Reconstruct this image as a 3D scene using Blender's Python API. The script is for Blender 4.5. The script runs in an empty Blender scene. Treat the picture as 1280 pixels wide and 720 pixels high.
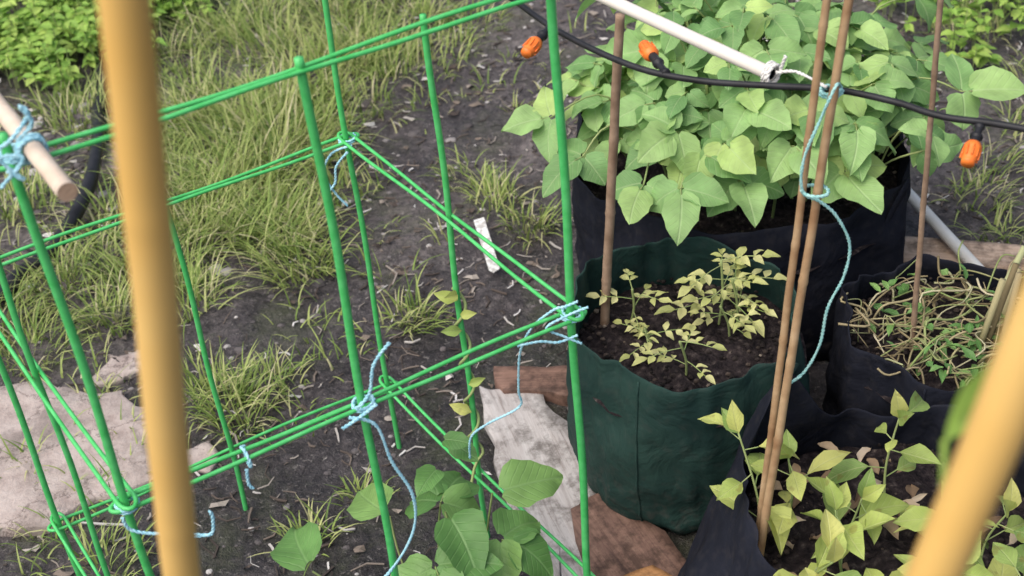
import bpy, math, random
from mathutils import Vector, Matrix, noise
random.seed(7)
rnd=random.random
def ru(a,b): return a+(b-a)*random.random()
V=Vector
scene=bpy.context.scene

# ---------------------------------------------------------------- helpers
class MB:
    def __init__(s): s.v=[];s.f=[];s.uv=[];s.mi=[]
    def add(s,vs,fs,uvs=None,mi=0):
        o=len(s.v); s.v.extend([tuple(x) for x in vs])
        s.uv.extend(uvs if uvs else [(0.5,0.5)]*len(vs))
        for q in fs:
            s.f.append(tuple(i+o for i in q)); s.mi.append(mi)
    def build(s,name,mats,parent=None,smooth=True):
        me=bpy.data.meshes.new(name); me.from_pydata(s.v,[],s.f); me.update()
        ob=bpy.data.objects.new(name,me); scene.collection.objects.link(ob)
        for m in mats: me.materials.append(m)
        me.polygons.foreach_set('material_index',s.mi)
        if smooth: me.polygons.foreach_set('use_smooth',[True]*len(s.f))
        ul=me.uv_layers.new(name='UVMap')
        li=[0]*len(me.loops); me.loops.foreach_get('vertex_index',li)
        flat=[]
        for i in li: flat.extend(s.uv[i])
        ul.data.foreach_set('uv',flat)
        if parent: ob.parent=parent
        return ob
def empty(name,loc=(0,0,0)):
    e=bpy.data.objects.new(name,None); e.empty_display_size=.1; scene.collection.objects.link(e); return e
def catmull(P,n):
    P=[V(p) for p in P]
    if len(P)<3: 
        return [P[0].lerp(P[1],i/n) for i in range(n+1)]
    out=[]
    for i in range(len(P)-1):
        p0=P[max(i-1,0)];p1=P[i];p2=P[i+1];p3=P[min(i+2,len(P)-1)]
        for k in range(n):
            t=k/n
            out.append(.5*((2*p1)+(p2-p0)*t+(2*p0-5*p1+4*p2-p3)*t*t+(3*p1-p0-3*p2+p3)*t**3))
    out.append(P[-1]); return out
def tube(mb,path,rad,sides=8,mi=0,cap=True,closed=False,vlen=True):
    n=len(path); path=[V(p) for p in path]
    T=[]
    for i in range(n):
        if closed: t=path[(i+1)%n]-path[i-1]
        else: t=path[min(i+1,n-1)]-path[max(i-1,0)]
        if t.length<1e-9: t=V((0,0,1))
        T.append(t.normalized())
    a=V((0,0,1)) if abs(T[0].z)<.9 else V((1,0,0))
    nrm=(a-T[0]*a.dot(T[0])).normalized()
    vs=[];uv=[];L=0
    for i in range(n):
        nrm=(nrm-T[i]*nrm.dot(T[i]))
        if nrm.length<1e-6: nrm=T[i].orthogonal()
        nrm.normalize(); b=T[i].cross(nrm)
        r=rad(i/(n-1)) if callable(rad) else rad
        if i: L+=(path[i]-path[i-1]).length
        for k in range(sides):
            an=2*math.pi*k/sides
            vs.append(path[i]+(nrm*math.cos(an)+b*math.sin(an))*r); uv.append((k/sides,L))
    fs=[]
    m=n if closed else n-1
    for i in range(m):
        j=(i+1)%n
        for k in range(sides):
            k2=(k+1)%sides
            fs.append((i*sides+k,i*sides+k2,j*sides+k2,j*sides+k))
    if cap and not closed:
        fs.append(tuple(range(sides))[::-1]); fs.append(tuple((n-1)*sides+k for k in range(sides)))
    mb.add(vs,fs,uv,mi)

# ---------------------------------------------------------------- materials
def newmat(name):
    m=bpy.data.materials.new(name); m.use_nodes=True; nt=m.node_tree; nt.nodes.clear()
    out=nt.nodes.new('ShaderNodeOutputMaterial'); b=nt.nodes.new('ShaderNodeBsdfPrincipled')
    nt.links.new(b.outputs[0],out.inputs[0]); return m,nt,b,out
def ND(nt,t,**k):
    n=nt.nodes.new(t)
    for a,b in k.items():
        if a.startswith('i_'):
            key=a[2:]; key=int(key) if key.isdigit() else key.replace('_',' ')
            n.inputs[key].default_value=b
        else: setattr(n,a,b)
    return n
def ramp(nt,stops,interp='LINEAR'):
    n=nt.nodes.new('ShaderNodeValToRGB'); cr=n.color_ramp; cr.interpolation=interp
    while len(cr.elements)<len(stops): cr.elements.new(.5)
    for e,(p,c) in zip(cr.elements,stops): e.position=p; e.color=(c[0],c[1],c[2],1)
    return n
def noise_mat(name,stops,scale=20,detail=3,rough=.8,bump=.3,bscale=None,bdist=.004,spec=.3,dist=0.0):
    m,nt,b,out=newmat(name); tc=ND(nt,'ShaderNodeTexCoord')
    n=ND(nt,'ShaderNodeTexNoise',i_Scale=scale,i_Detail=detail,i_Distortion=dist); nt.links.new(tc.outputs['Object'],n.inputs[0])
    r=ramp(nt,stops); nt.links.new(n.outputs[0],r.inputs[0]); nt.links.new(r.outputs[0],b.inputs['Base Color'])
    b.inputs['Roughness'].default_value=rough; b.inputs['Specular IOR Level'].default_value=spec
    if bump>.12:
        n2=ND(nt,'ShaderNodeTexNoise',i_Scale=bscale or scale*3,i_Detail=3.); nt.links.new(tc.outputs['Object'],n2.inputs[0])
        bp=ND(nt,'ShaderNodeBump',i_Strength=bump,i_Distance=bdist); nt.links.new(n2.outputs[0],bp.inputs['Height']); nt.links.new(bp.outputs[0],b.inputs['Normal'])
    return m
def island_mat(name,stops,rough=.7,spec=.3,transl=0.0,tcol=None,interp='LINEAR'):
    m,nt,b,out=newmat(name); g=ND(nt,'ShaderNodeNewGeometry')
    r=ramp(nt,stops,interp); nt.links.new(g.outputs['Random Per Island'],r.inputs[0]); nt.links.new(r.outputs[0],b.inputs['Base Color'])
    b.inputs['Roughness'].default_value=rough; b.inputs['Specular IOR Level'].default_value=spec
    if transl>0:
        t=ND(nt,'ShaderNodeBsdfTranslucent'); nt.links.new(r.outputs[0],t.inputs[0])
        mx=ND(nt,'ShaderNodeMixShader',i_0=transl); nt.links.new(b.outputs[0],mx.inputs[1]); nt.links.new(t.outputs[0],mx.inputs[2]); nt.links.new(mx.outputs[0],out.inputs[0])
    return m
def leaf_mat(name,stops,vein,rough=.5,transl=.3,spots=.0,spotcol=(.25,.2,.05),vs=9.0,vm=.4):
    m,nt,b,out=newmat(name); g=ND(nt,'ShaderNodeNewGeometry'); tc=ND(nt,'ShaderNodeTexCoord')
    r=ramp(nt,stops); nt.links.new(g.outputs['Random Per Island'],r.inputs[0])
    sp=ND(nt,'ShaderNodeSeparateXYZ'); nt.links.new(tc.outputs['UV'],sp.inputs[0])
    def M(op,a,b_=None,c=None):
        n=ND(nt,'ShaderNodeMath',operation=op)
        for i,x in enumerate((a,b_,c)):
            if x is None: continue
            if isinstance(x,(int,float)): n.inputs[i].default_value=x
            else: nt.links.new(x,n.inputs[i])
        return n.outputs[0]
    au=M('ABSOLUTE',M('MULTIPLY',M('SUBTRACT',sp.outputs[0],.5),2.0))
    mid=M('SUBTRACT',1.0,M('MINIMUM',M('DIVIDE',au,.08),1.0))
    ph=M('FRACT',M('MULTIPLY',M('SUBTRACT',sp.outputs[1],M('MULTIPLY',au,.33)),vs*.8))
    tri=M('ABSOLUTE',M('SUBTRACT',ph,.5))
    side=M('SUBTRACT',1.0,M('MINIMUM',M('DIVIDE',tri,.12),1.0))
    vn=M('MAXIMUM',mid,M('MULTIPLY',side,.5))
    n=ND(nt,'ShaderNodeTexNoise',i_Scale=30.,i_Detail=2.); nt.links.new(tc.outputs['Object'],n.inputs[0])
    hsv=ND(nt,'ShaderNodeHueSaturation'); nt.links.new(r.outputs[0],hsv.inputs['Color'])
    nt.links.new(M('MULTIPLY_ADD',n.outputs[0],.8,.6),hsv.inputs['Value'])
    mx=ND(nt,'ShaderNodeMix',data_type='RGBA'); nt.links.new(M('MULTIPLY',vn,vm),mx.inputs[0]); nt.links.new(hsv.outputs[0],mx.inputs[6]); mx.inputs[7].default_value=(*vein,1)
    col=mx.outputs[2]
    if spots>0:
        n3=ND(nt,'ShaderNodeTexNoise',i_Scale=45.,i_Detail=1.); nt.links.new(tc.outputs['Object'],n3.inputs[0])
        rr=ramp(nt,[(.66,(0,0,0)),(.72,(1,1,1))]); nt.links.new(n3.outputs[0],rr.inputs[0])
        mx2=ND(nt,'ShaderNodeMix',data_type='RGBA'); nt.links.new(M('MULTIPLY',rr.outputs[0],spots),mx2.inputs[0]); nt.links.new(col,mx2.inputs[6]); mx2.inputs[7].default_value=(*spotcol,1); col=mx2.outputs[2]
    nt.links.new(col,b.inputs['Base Color']); b.inputs['Roughness'].default_value=rough; b.inputs['Specular IOR Level'].default_value=.35
    bp=ND(nt,'ShaderNodeBump',i_Strength=.5,i_Distance=.002); bp.invert=True; nt.links.new(vn,bp.inputs['Height']); nt.links.new(bp.outputs[0],b.inputs['Normal'])
    t=ND(nt,'ShaderNodeBsdfTranslucent'); nt.links.new(col,t.inputs[0])
    ms=ND(nt,'ShaderNodeMixShader',i_0=transl); nt.links.new(b.outputs[0],ms.inputs[1]); nt.links.new(t.outputs[0],ms.inputs[2]); nt.links.new(ms.outputs[0],out.inputs[0])
    return m

M_cage=noise_mat('green_plastic_coating',[(.3,(.06,.50,.115)),(.7,(.12,.62,.19))],scale=60,rough=.4,bump=.25,bscale=260,bdist=.001,spec=.5)
M_yel=noise_mat('yellow_bamboo',[(.3,(.78,.46,.12)),(.7,(.86,.56,.19))],scale=8,rough=.5,bump=.1)
M_bam=noise_mat('bamboo_cane',[(.3,(.30,.17,.085)),(.55,(.44,.29,.16)),(.8,(.56,.40,.24))],scale=25,rough=.6,bump=.3)
M_bamd=noise_mat('weathered_cane',[(.3,(.22,.14,.09)),(.7,(.42,.29,.20))],scale=30,rough=.7,bump=.3)
M_dowel=noise_mat('raw_wood',[(.3,(.64,.50,.38)),(.7,(.78,.66,.54))],scale=25,rough=.7)
M_end=noise_mat('cut_wood_end',[(.3,(.50,.32,.20)),(.7,(.62,.43,.30))],scale=60)
M_twine=noise_mat('blue_twine',[(.3,(.26,.60,.74)),(.7,(.52,.80,.88))],scale=200,rough=.7,bump=.5,bscale=600,bdist=.001)
M_twine2=noise_mat('teal_twine',[(.3,(.24,.56,.54)),(.7,(.46,.74,.70))],scale=200,rough=.7,bump=.5,bscale=600,bdist=.001)
M_pvc=noise_mat('white_pvc',[(.3,(.70,.68,.64)),(.7,(.82,.81,.78))],scale=12,rough=.4,bump=.05)
M_pvcc=noise_mat('cream_pipe',[(.3,(.72,.66,.58)),(.7,(.80,.75,.68))],scale=12,rough=.45,bump=.05)
M_blackp=noise_mat('black_rubber',[(.3,(.012,.012,.014)),(.7,(.03,.03,.034))],scale=30,rough=.45,bump=.1)
M_orange=noise_mat('orange_plastic',[(.3,(.88,.18,.025)),(.7,(.95,.25,.04))],scale=40,rough=.4,bump=.05,spec=.5)
M_soil=noise_mat('potting_soil',[(.3,(.012,.010,.012)),(.55,(.032,.025,.026)),(.66,(.065,.052,.050)),(.76,(.17,.14,.12))],scale=80,detail=5,rough=.95,bump=1,bscale=110,bdist=.008,spec=.1)
M_label=noise_mat('label_plastic',[(.45,(.75,.75,.72)),(.6,(.45,.43,.40))],scale=90,rough=.5)

def fabric(name,c1,c2,rough=.9,weave=500.,spec=.12):
    m,nt,b,out=newmat(name); tc=ND(nt,'ShaderNodeTexCoord')
    n=ND(nt,'ShaderNodeTexNoise',i_Scale=9.,i_Detail=4.,i_Roughness=.65); nt.links.new(tc.outputs['Object'],n.inputs[0])
    r=ramp(nt,[(.3,c1),(.72,c2)]); nt.links.new(n.outputs[0],r.inputs[0])
    sp=ND(nt,'ShaderNodeSeparateXYZ'); nt.links.new(tc.outputs['Object'],sp.inputs[0])
    nd=ND(nt,'ShaderNodeTexNoise',i_Scale=55.,i_Detail=3.); nt.links.new(tc.outputs['Object'],nd.inputs[0])
    mr=ND(nt,'ShaderNodeMapRange',i_1=.0,i_2=.16,i_3=.6,i_4=.12); nt.links.new(sp.outputs[2],mr.inputs[0])
    rr=ramp(nt,[(.5,(0,0,0)),(.75,(1,1,1))]); nt.links.new(nd.outputs[0],rr.inputs[0])
    mu=ND(nt,'ShaderNodeMath',operation='MULTIPLY'); nt.links.new(mr.outputs[0],mu.inputs[0]); nt.links.new(rr.outputs[0],mu.inputs[1])
    mx=ND(nt,'ShaderNodeMix',data_type='RGBA'); nt.links.new(mu.outputs[0],mx.inputs[0]); nt.links.new(r.outputs[0],mx.inputs[6]); mx.inputs[7].default_value=(.10,.085,.075,1)
    nt.links.new(mx.outputs[2],b.inputs['Base Color']); b.inputs['Roughness'].default_value=rough; b.inputs['Specular IOR Level'].default_value=spec
    n4=ND(nt,'ShaderNodeTexNoise',i_Scale=11.,i_Detail=4.,i_Distortion=.6,i_Roughness=.5); nt.links.new(tc.outputs['Object'],n4.inputs[0])
    bp2=ND(nt,'ShaderNodeBump',i_Strength=.8,i_Distance=.018); nt.links.new(n4.outputs[0],bp2.inputs['Height'])
    nt.links.new(bp2.outputs[0],b.inputs['Normal']); return m
M_gfab=fabric('green_woven_fabric',(.012,.034,.030),(.024,.058,.047),rough=.75,spec=.2)
M_bfab=fabric('black_felt',(.009,.010,.016),(.018,.020,.030))

M_bean=leaf_mat('bean_leaf',[(0,(.15,.31,.10)),(.35,(.25,.44,.15)),(.75,(.36,.56,.20)),(1,(.48,.64,.20))],(.52,.65,.34),transl=.25)
M_beand=leaf_mat('dark_bean_leaf',[(0,(.10,.23,.06)),(.6,(.16,.33,.09)),(1,(.25,.42,.12))],(.30,.47,.19),rough=.4,transl=.25)
M_pep=leaf_mat('young_leaf',[(0,(.22,.35,.10)),(.4,(.42,.52,.13)),(.8,(.56,.61,.17)),(1,(.62,.60,.19))],(.64,.66,.34),transl=.3,spots=.5)
M_tom=leaf_mat('seedling_leaf',[(0,(.48,.52,.17)),(.5,(.62,.62,.24)),(1,(.70,.68,.32))],(.72,.70,.38),transl=.3,vs=4.)
M_weed=leaf_mat('weed_leaf',[(0,(.20,.38,.06)),(.5,(.32,.52,.09)),(1,(.46,.60,.14))],(.45,.6,.2),transl=.3,vs=5.)
M_stem=island_mat('green_stem',[(0,(.22,.30,.10)),(1,(.36,.42,.17))],rough=.6)
M_grass=island_mat('grass_blade',[(0,(.14,.22,.055)),(.35,(.27,.37,.09)),(.68,(.42,.49,.16)),(.88,(.54,.54,.25)),(1,(.64,.58,.38))],rough=.6,transl=.25)
M_straw=island_mat('dry_stalk',[(0,(.18,.14,.07)),(.4,(.40,.33,.19)),(.7,(.26,.34,.11)),(1,(.60,.52,.36))],rough=.8)
M_litter=island_mat('litter',[(0,(.035,.028,.026)),(.4,(.11,.085,.07)),(.65,(.21,.17,.14)),(.82,(.36,.32,.28)),(.93,(.52,.49,.46)),(1,(.68,.66,.64))],rough=.85)
M_peb=island_mat('pebble',[(0,(.05,.045,.046)),(.6,(.13,.115,.115)),(1,(.50,.47,.45))],rough=.8)
M_crumb=island_mat('soil_crumb',[(0,(.008,.006,.006)),(.7,(.035,.027,.025)),(.93,(.10,.075,.06)),(1,(.3,.25,.2))],rough=.95)

def ground_mat():
    m,nt,b,out=newmat('muddy_ground'); tc=ND(nt,'ShaderNodeTexCoord'); L=nt.links.new
    def nz(s,d=8.,dist=0.,ro=.6):
        n=ND(nt,'ShaderNodeTexNoise',i_Scale=s,i_Detail=d,i_Distortion=dist,i_Roughness=ro); L(tc.outputs['Object'],n.inputs[0]); return n.outputs[0]
    big=nz(2.6,5.,.2,.65); fine=nz(46.,5.,.3,.75)
    # soil stays wet around the watered containers
    vd=ND(nt,'ShaderNodeVectorMath',operation='DISTANCE'); L(tc.outputs['Object'],vd.inputs[0]); vd.inputs[1].default_value=(.12,1.75,0)
    wet=ND(nt,'ShaderNodeMapRange',i_1=.5,i_2=1.5,i_3=-.14,i_4=.03); L(vd.outputs['Value'],wet.inputs[0])
    ad=ND(nt,'ShaderNodeMath',operation='ADD'); L(big,ad.inputs[0]); L(wet.outputs[0],ad.inputs[1])
    r1=ramp(nt,[(.30,(.040,.035,.037)),(.45,(.076,.066,.068)),(.55,(.110,.096,.096)),(.68,(.170,.150,.146))]); L(ad.outputs[0],r1.inputs[0])
    r2=ramp(nt,[(.3,(.28,.27,.27)),(.5,(.95,.95,.95)),(.7,(1.8,1.76,1.7))]); L(fine,r2.inputs[0])
    mx=ND(nt,'ShaderNodeMix',data_type='RGBA',blend_type='MULTIPLY',i_0=1.); L(r1.outputs[0],mx.inputs[6]); L(r2.outputs[0],mx.inputs[7])
    r3=ramp(nt,[(.60,(0,0,0)),(.68,(1,1,1))]); L(nz(100.,2.,1.2),r3.inputs[0])
    mu=ND(nt,'ShaderNodeMath',operation='MULTIPLY',i_1=.55); L(r3.outputs[0],mu.inputs[0])
    mx2=ND(nt,'ShaderNodeMix',data_type='RGBA'); L(mu.outputs[0],mx2.inputs[0]); L(mx.outputs[2],mx2.inputs[6]); mx2.inputs[7].default_value=(.29,.265,.245,1)
    r4=ramp(nt,[(.50,(0,0,0)),(.64,(1,1,1))]); L(nz(3.4,6.,.4,.75),r4.inputs[0])
    mu2=ND(nt,'ShaderNodeMath',operation='MULTIPLY',i_1=.4); L(r4.outputs[0],mu2.inputs[0])
    mx3=ND(nt,'ShaderNodeMix',data_type='RGBA'); L(mu2.outputs[0],mx3.inputs[0]); L(mx2.outputs[2],mx3.inputs[6]); mx3.inputs[7].default_value=(.10,.115,.055,1)
    L(mx3.outputs[2],b.inputs['Base Color'])
    rr=ramp(nt,[(.32,(.34,.34,.34)),(.58,(.85,.85,.85))]); L(ad.outputs[0],rr.inputs[0]); L(rr.outputs[0],b.inputs['Roughness']); b.inputs['Specular IOR Level'].default_value=.4
    bp=ND(nt,'ShaderNodeBump',i_Strength=1.0,i_Distance=.018); L(fine,bp.inputs['Height']); L(bp.outputs[0],b.inputs['Normal'])
    return m
def slab_mat():
    m,nt,b,out=newmat('old_concrete'); tc=ND(nt,'ShaderNodeTexCoord'); L=nt.links.new
    n=ND(nt,'ShaderNodeTexNoise',i_Scale=18.,i_Detail=6.,i_Roughness=.75); L(tc.outputs['Object'],n.inputs[0])
    r=ramp(nt,[(.3,(.30,.235,.21)),(.5,(.44,.365,.33)),(.7,(.53,.46,.42))]); L(n.outputs[0],r.inputs[0])
    vm=ND(nt,'ShaderNodeVectorMath',operation='MULTIPLY_ADD'); L(n.outputs['Color'],vm.inputs[0]); vm.inputs[1].default_value=(.11,.11,.11); L(tc.outputs['Object'],vm.inputs[2])
    vo=ND(nt,'ShaderNodeTexVoronoi',feature='DISTANCE_TO_EDGE',i_Scale=8.,i_Randomness=1.); L(vm.outputs[0],vo.inputs[0])
    cr=ramp(nt,[(0,(.36,.34,.33)),(.026,(1,1,1))]); L(vo.outputs['Distance'],cr.inputs[0])
    mx=ND(nt,'ShaderNodeMix',data_type='RGBA',blend_type='MULTIPLY',i_0=1.); L(r.outputs[0],mx.inputs[6]); L(cr.outputs[0],mx.inputs[7])
    dn=ND(nt,'ShaderNodeTexNoise',i_Scale=6.,i_Detail=6.,i_Roughness=.7); L(tc.outputs['Object'],dn.inputs[0])
    dr=ramp(nt,[(.50,(0,0,0)),(.62,(1,1,1))]); L(dn.outputs[0],dr.inputs[0])
    dm=ND(nt,'ShaderNodeMath',operation='MULTIPLY',i_1=.75); L(dr.outputs[0],dm.inputs[0])
    m2=ND(nt,'ShaderNodeMix',data_type='RGBA'); L(dm.outputs[0],m2.inputs[0]); L(mx.outputs[2],m2.inputs[6]); m2.inputs[7].default_value=(.22,.18,.16,1)
    L(m2.outputs[2],b.inputs['Base Color']); b.inputs['Roughness'].default_value=.85
    bn=ND(nt,'ShaderNodeBump',i_Strength=.8,i_Distance=.010); L(n.outputs[0],bn.inputs['Height']); L(bn.outputs[0],b.inputs['Normal'])
    return m
def wood_mat(name,stops,ang=0.,sc=6.):
    m,nt,b,out=newmat(name); tc=ND(nt,'ShaderNodeTexCoord'); L=nt.links.new
    mp=ND(nt,'ShaderNodeMapping'); L(tc.outputs['UV'],mp.inputs[0]); mp.inputs['Scale'].default_value=(14,1.2,1)
    n=ND(nt,'ShaderNodeTexNoise',i_Scale=sc,i_Detail=5.,i_Distortion=.3,i_Roughness=.7); L(mp.outputs[0],n.inputs[0])
    r=ramp(nt,stops); L(n.outputs[0],r.inputs[0])
    n2=ND(nt,'ShaderNodeTexNoise',i_Scale=14.,i_Detail=5.,i_Roughness=.75); L(tc.outputs['Object'],n2.inputs[0])
    r2=ramp(nt,[(.38,(.25,.23,.21)),(.54,(1,1,1))]); L(n2.outputs[0],r2.inputs[0])
    mx=ND(nt,'ShaderNodeMix',data_type='RGBA',blend_type='MULTIPLY',i_0=.85); L(r.outputs[0],mx.inputs[6]); L(r2.outputs[0],mx.inputs[7]); L(mx.outputs[2],b.inputs['Base Color'])
    b.inputs['Roughness'].default_value=.75
    bp=ND(nt,'ShaderNodeBump',i_Strength=.5,i_Distance=.003); L(n.outputs[0],bp.inputs['Height']); L(bp.outputs[0],b.inputs['Normal']); return m

# ---------------------------------------------------------------- ground
def gh(x,y):
    h=.020*noise.noise(V((x*1.1,y*1.1,3)))+.016*noise.noise(V((x*4,y*4,7)))+.010*noise.noise(V((x*13,y*13,1)))+.006*noise.noise(V((x*35,y*35,5)))
    if -1.6<x<.3 and 1.4<y<2.35:
        h*=.7
    return h-.004
def axis(lo,hi,st,far):
    a=[];x=lo
    while x<hi: a.append(x); x+=st
    s=st;l=[];x=lo
    while x>-far: s*=1.35; x-=s; l.append(x)
    s=st;r=[];x=a[-1]
    while x<far: s*=1.35; x+=s; r.append(x)
    return l[::-1]+a+r
X=axis(-1.9,1.9,.015,150); Y=axis(1.0,4.4,.015,150)
mb=MB(); vs=[(x,y,gh(x,y)) for y in Y for x in X]; w=len(X)
fs=[(j*w+i,j*w+i+1,(j+1)*w+i+1,(j+1)*w+i) for j in range(len(Y)-1) for i in range(w-1)]
mb.add(vs,fs); mb.build('ground',[ground_mat()])

# ---------------------------------------------------------------- grass
def blade(mb,p,az,L,wd,lean,curl,mi=0):
    d=V((math.cos(az),math.sin(az),0)); s=V((-d.y,d.x,0))
    n=4; vs=[]; pos=V(p); a=lean
    for i in range(n+1):
        t=i/n; ww=wd*(1-t)**.7*.5+.0002
        vs+= [pos-s*ww,pos+s*ww]
        pos=pos+(d*math.sin(a)+V((0,0,1))*math.cos(a))*L/n; a+=curl/n
    fs=[(2*i,2*i+1,2*i+3,2*i+2) for i in range(n)]
    mb.add(vs,fs,None,mi)
g=MB()
def tuft(cx,cy,rad,n,L,bias=None):
    baz=ru(0,6.28)
    for k in range(n):
        r=rad*math.sqrt(rnd()); a=ru(0,6.283); x=cx+r*math.cos(a); y=cy+r*math.sin(a)
        az=a+ru(-.9,.9) if rnd()<.7 else baz+ru(-.6,.6)
        blade(g,(x,y,gh(x,y)-.004),az,L*ru(.4,1.2),ru(.0024,.0055),ru(.15,.9)*(0.4+r/rad*.8),ru(.5,1.8))
T=[(-46,350,12,230,15),(-63,368,11,200,14),(-36,362,10,180,14),(-28,352,10,170,13),(-20,375,9,120,12),(-70,321,11,230,16),(-54,307,12,300,19),(-62,287,12,260,18),(-52,272,9,230,15),(-70,275,9,180,15),(-46,261,8,150,12),(-71,251,8,120,12),(-81,261,8,120,13),(-86,247,7,110,11),(-2,280,6,80,9),(5,269,6,80,9),(-9,292,6,50,7),(-60,218,7,110,11),(-55,212,6,90,10),(-21,238,5,80,9),(-67,389,12,200,13),(-43,379,11,180,13),(-112,341,10,120,12),(-84,304,9,120,13),(-4,371,9,70,8),(105,262,7,70,8),(128,344,10,120,9),(105,246,6,60,8),(-11,358,8,60,8),(-76,292,9,150,14),(-117,296,9,120,12),(-103,239,9,110,11),(-51,221,6,60,8),(-58,330,10,200,16),(-66,300,10,160,17),(-92,285,8,100,13),(-95,325,9,110,12),(-100,262,8,110,13),(-110,250,8,110,12),(-125,270,8,100,12),(-93,270,8,90,12),(-88,315,8,90,12),(-82,330,8,110,13),(125,290,8,60,7),(135,310,9,70,8),(112,275,7,50,7),(-75,175,8,60,8),(-78,340,10,130,15),(-88,365,10,140,14),(-80,380,10,150,14),(-52,400,12,160,13),(-30,392,10,130,12),(-48,335,9,160,15),(-44,318,8,120,14),(-40,178,5,40,7),(-30,188,4,30,6),(-40,290,7,70,12),(-34,330,8,70,11)]
for a in T: tuft(a[0]/100,a[1]/100,a[2]/100,int(a[3]*1.2),a[4]/100)
for k in range(3000):
    x=ru(-2.4,2.2); y=ru(1.3,5.2)
    q=noise.noise(V((x*1.7,y*1.7,11)))+ (.3 if y>3.1 else 0)+(.3 if x<-.35 else -.2)+(-.3 if y<2.2 else 0)
    if q>ru(-.1,.6): tuft(x,y,ru(.02,.06),int(ru(4,13)),ru(.03,.09))
for k in range(110):
    x=ru(-6,6); y=ru(4.2,11); tuft(x,y,ru(.1,.3),50,ru(.08,.16))
g.build('grass',[M_grass],smooth=False)

# ---------------------------------------------------------------- litter
lt=MB()
bags_xy=[(.28,1.885,.21),(.47,2.40,.32),(.74,1.87,.19),(.50,1.45,.25)]
def clear(x,y): return all((x-a)**2+(y-b)**2>r*r for a,b,r in bags_xy)
for k in range(10000):
    x=ru(-2,1.9); y=ru(1.3,4.5)
    if not clear(x,y): continue
    if noise.noise(V((x*2.3,y*2.3,21)))+ (.3 if y>2.6 else -.05)<ru(-.6,.35): continue
    z=gh(x,y)+.003; az=ru(0,6.28); L=ru(.006,.04)*(1 if rnd()<.88 else 2.2); wd=ru(.0012,.0045)
    d=V((math.cos(az),math.sin(az),ru(-.12,.12))); s=V((-d.y,d.x,0)); p=V((x,y,z)); bend=s*ru(-.25,.25)*L
    u=V((0,0,wd*.6))
    vs=[p-s*wd/2,p+s*wd/2,p+d*L/2+bend+s*wd/2,p+d*L/2+bend-s*wd/2,p+d*L-s*wd/3,p+d*L+s*wd/3]
    vs=vs+[v+u for v in vs]
    lt.add(vs,[(6,7,8,9),(9,8,11,10),(0,6,9,3),(3,9,10,4),(1,2,8,7),(2,5,11,8),(0,1,7,6),(4,10,11,5)])
for k in range(900):
    x=ru(-2,1.9); y=ru(1.3,4.5)
    if not clear(x,y): continue
    p=V((x,y,gh(x,y)+.006)); az=ru(0,6.28); L=ru(.006,.024); vs=[p+V((0,0,.004))]; n=7
    for i in range(n):
        a=az+i*6.283/n; r=L*ru(.5,1)*(1 if i%3 else .6); vs.append(p+V((r*math.cos(a),r*math.sin(a)*.6,ru(-.004,.006))))
    lt.add(vs,[(0,1+i,1+(i+1)%n) for i in range(n)])
lt.build('leaf_litter',[M_litter],smooth=False)
pb=MB()
def pebble(x,y,r,mb,z=None,flat=.55):
    ph=ru(0,6); vs=[];n=7
    z=gh(x,y) if z is None else z
    for j,(h,q) in enumerate([(-.6,.7),(0,1),(.6,.75)]):
        for i in range(n):
            a=i*6.283/n+ph; k=r*q*ru(.75,1.15); vs.append((x+k*math.cos(a),y+k*math.sin(a)*.8,z+r*h*flat*ru(.8,1.2)))
    vs.append((x,y,z+r*flat*1.0)); fs=[]
    for j in range(2):
        for i in range(n): fs.append((j*n+i,j*n+(i+1)%n,(j+1)*n+(i+1)%n,(j+1)*n+i))
    for i in range(n): fs.append((2*n+i,2*n+(i+1)%n,3*n))
    mb.add(vs,fs)
for k in range(3000):
    x=ru(-2,1.9); y=ru(1.3,4.5)
    if clear(x,y): pebble(x,y,ru(.002,.009)*(1 if rnd()<.95 else 1.8),pb)
for k in range(140):
    pebble(-.75+random.gauss(0,.25),3.15+random.gauss(0,.3),ru(.006,.02),pb)
for k in range(160):
    pebble(-1.05+random.gauss(0,.12),3.25+random.gauss(0,.25),ru(.006,.022),pb)
pb.build('pebbles',[M_peb],smooth=False)

# ---------------------------------------------------------------- slab & stones
def plate(name,poly,z0,z1,mat,sub=6,jit=.008,noisez=.003,parent=None,uvdir=None):
    mb=MB(); P=[]
    n=len(poly)
    for i in range(n):
        a=V((*poly[i],0)); b=V((*poly[(i+1)%n],0))
        for k in range(sub):
            q=a.lerp(b,k/sub); j=noise.noise(V((q.x*14,q.y*14,4)))*jit*2; k2=noise.noise(V((q.x*14+9,q.y*14,8)))*jit*2
            j+=noise.noise(V((q.x*50,q.y*50,4)))*jit*.6
            P.append(V((q.x+j,q.y+k2,0)))
    c=sum(P,V())/len(P); m=len(P); vs=[];uv=[]
    ud=V(uvdir).normalized() if uvdir else V((0,1)); us=V((ud[1],-ud[0]))
    def put(q,z):
        vs.append((q.x,q.y,z)); uv.append((q.x*us[0]+q.y*us[1],q.x*ud[0]+q.y*ud[1]))
    for q in P: put(q,z0)
    for q in P: put(q,z1-.004)
    for s in (.985,.75,.5,.25):
        for q in P:
            r=c+(q-c)*s; put(r,z1+noise.noise(V((r.x*9,r.y*9,2)))*noisez)
    put(c,z1)
    fs=[]
    for L in range(5):
        for i in range(m): fs.append((L*m+i,L*m+(i+1)%m,(L+1)*m+(i+1)%m,(L+1)*m+i))
    for i in range(m): fs.append((5*m+i,5*m+(i+1)%m,6*m))
    mb.add(vs,fs,uv); return mb.build(name,[mat],parent=parent)
SM=slab_mat()
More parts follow.
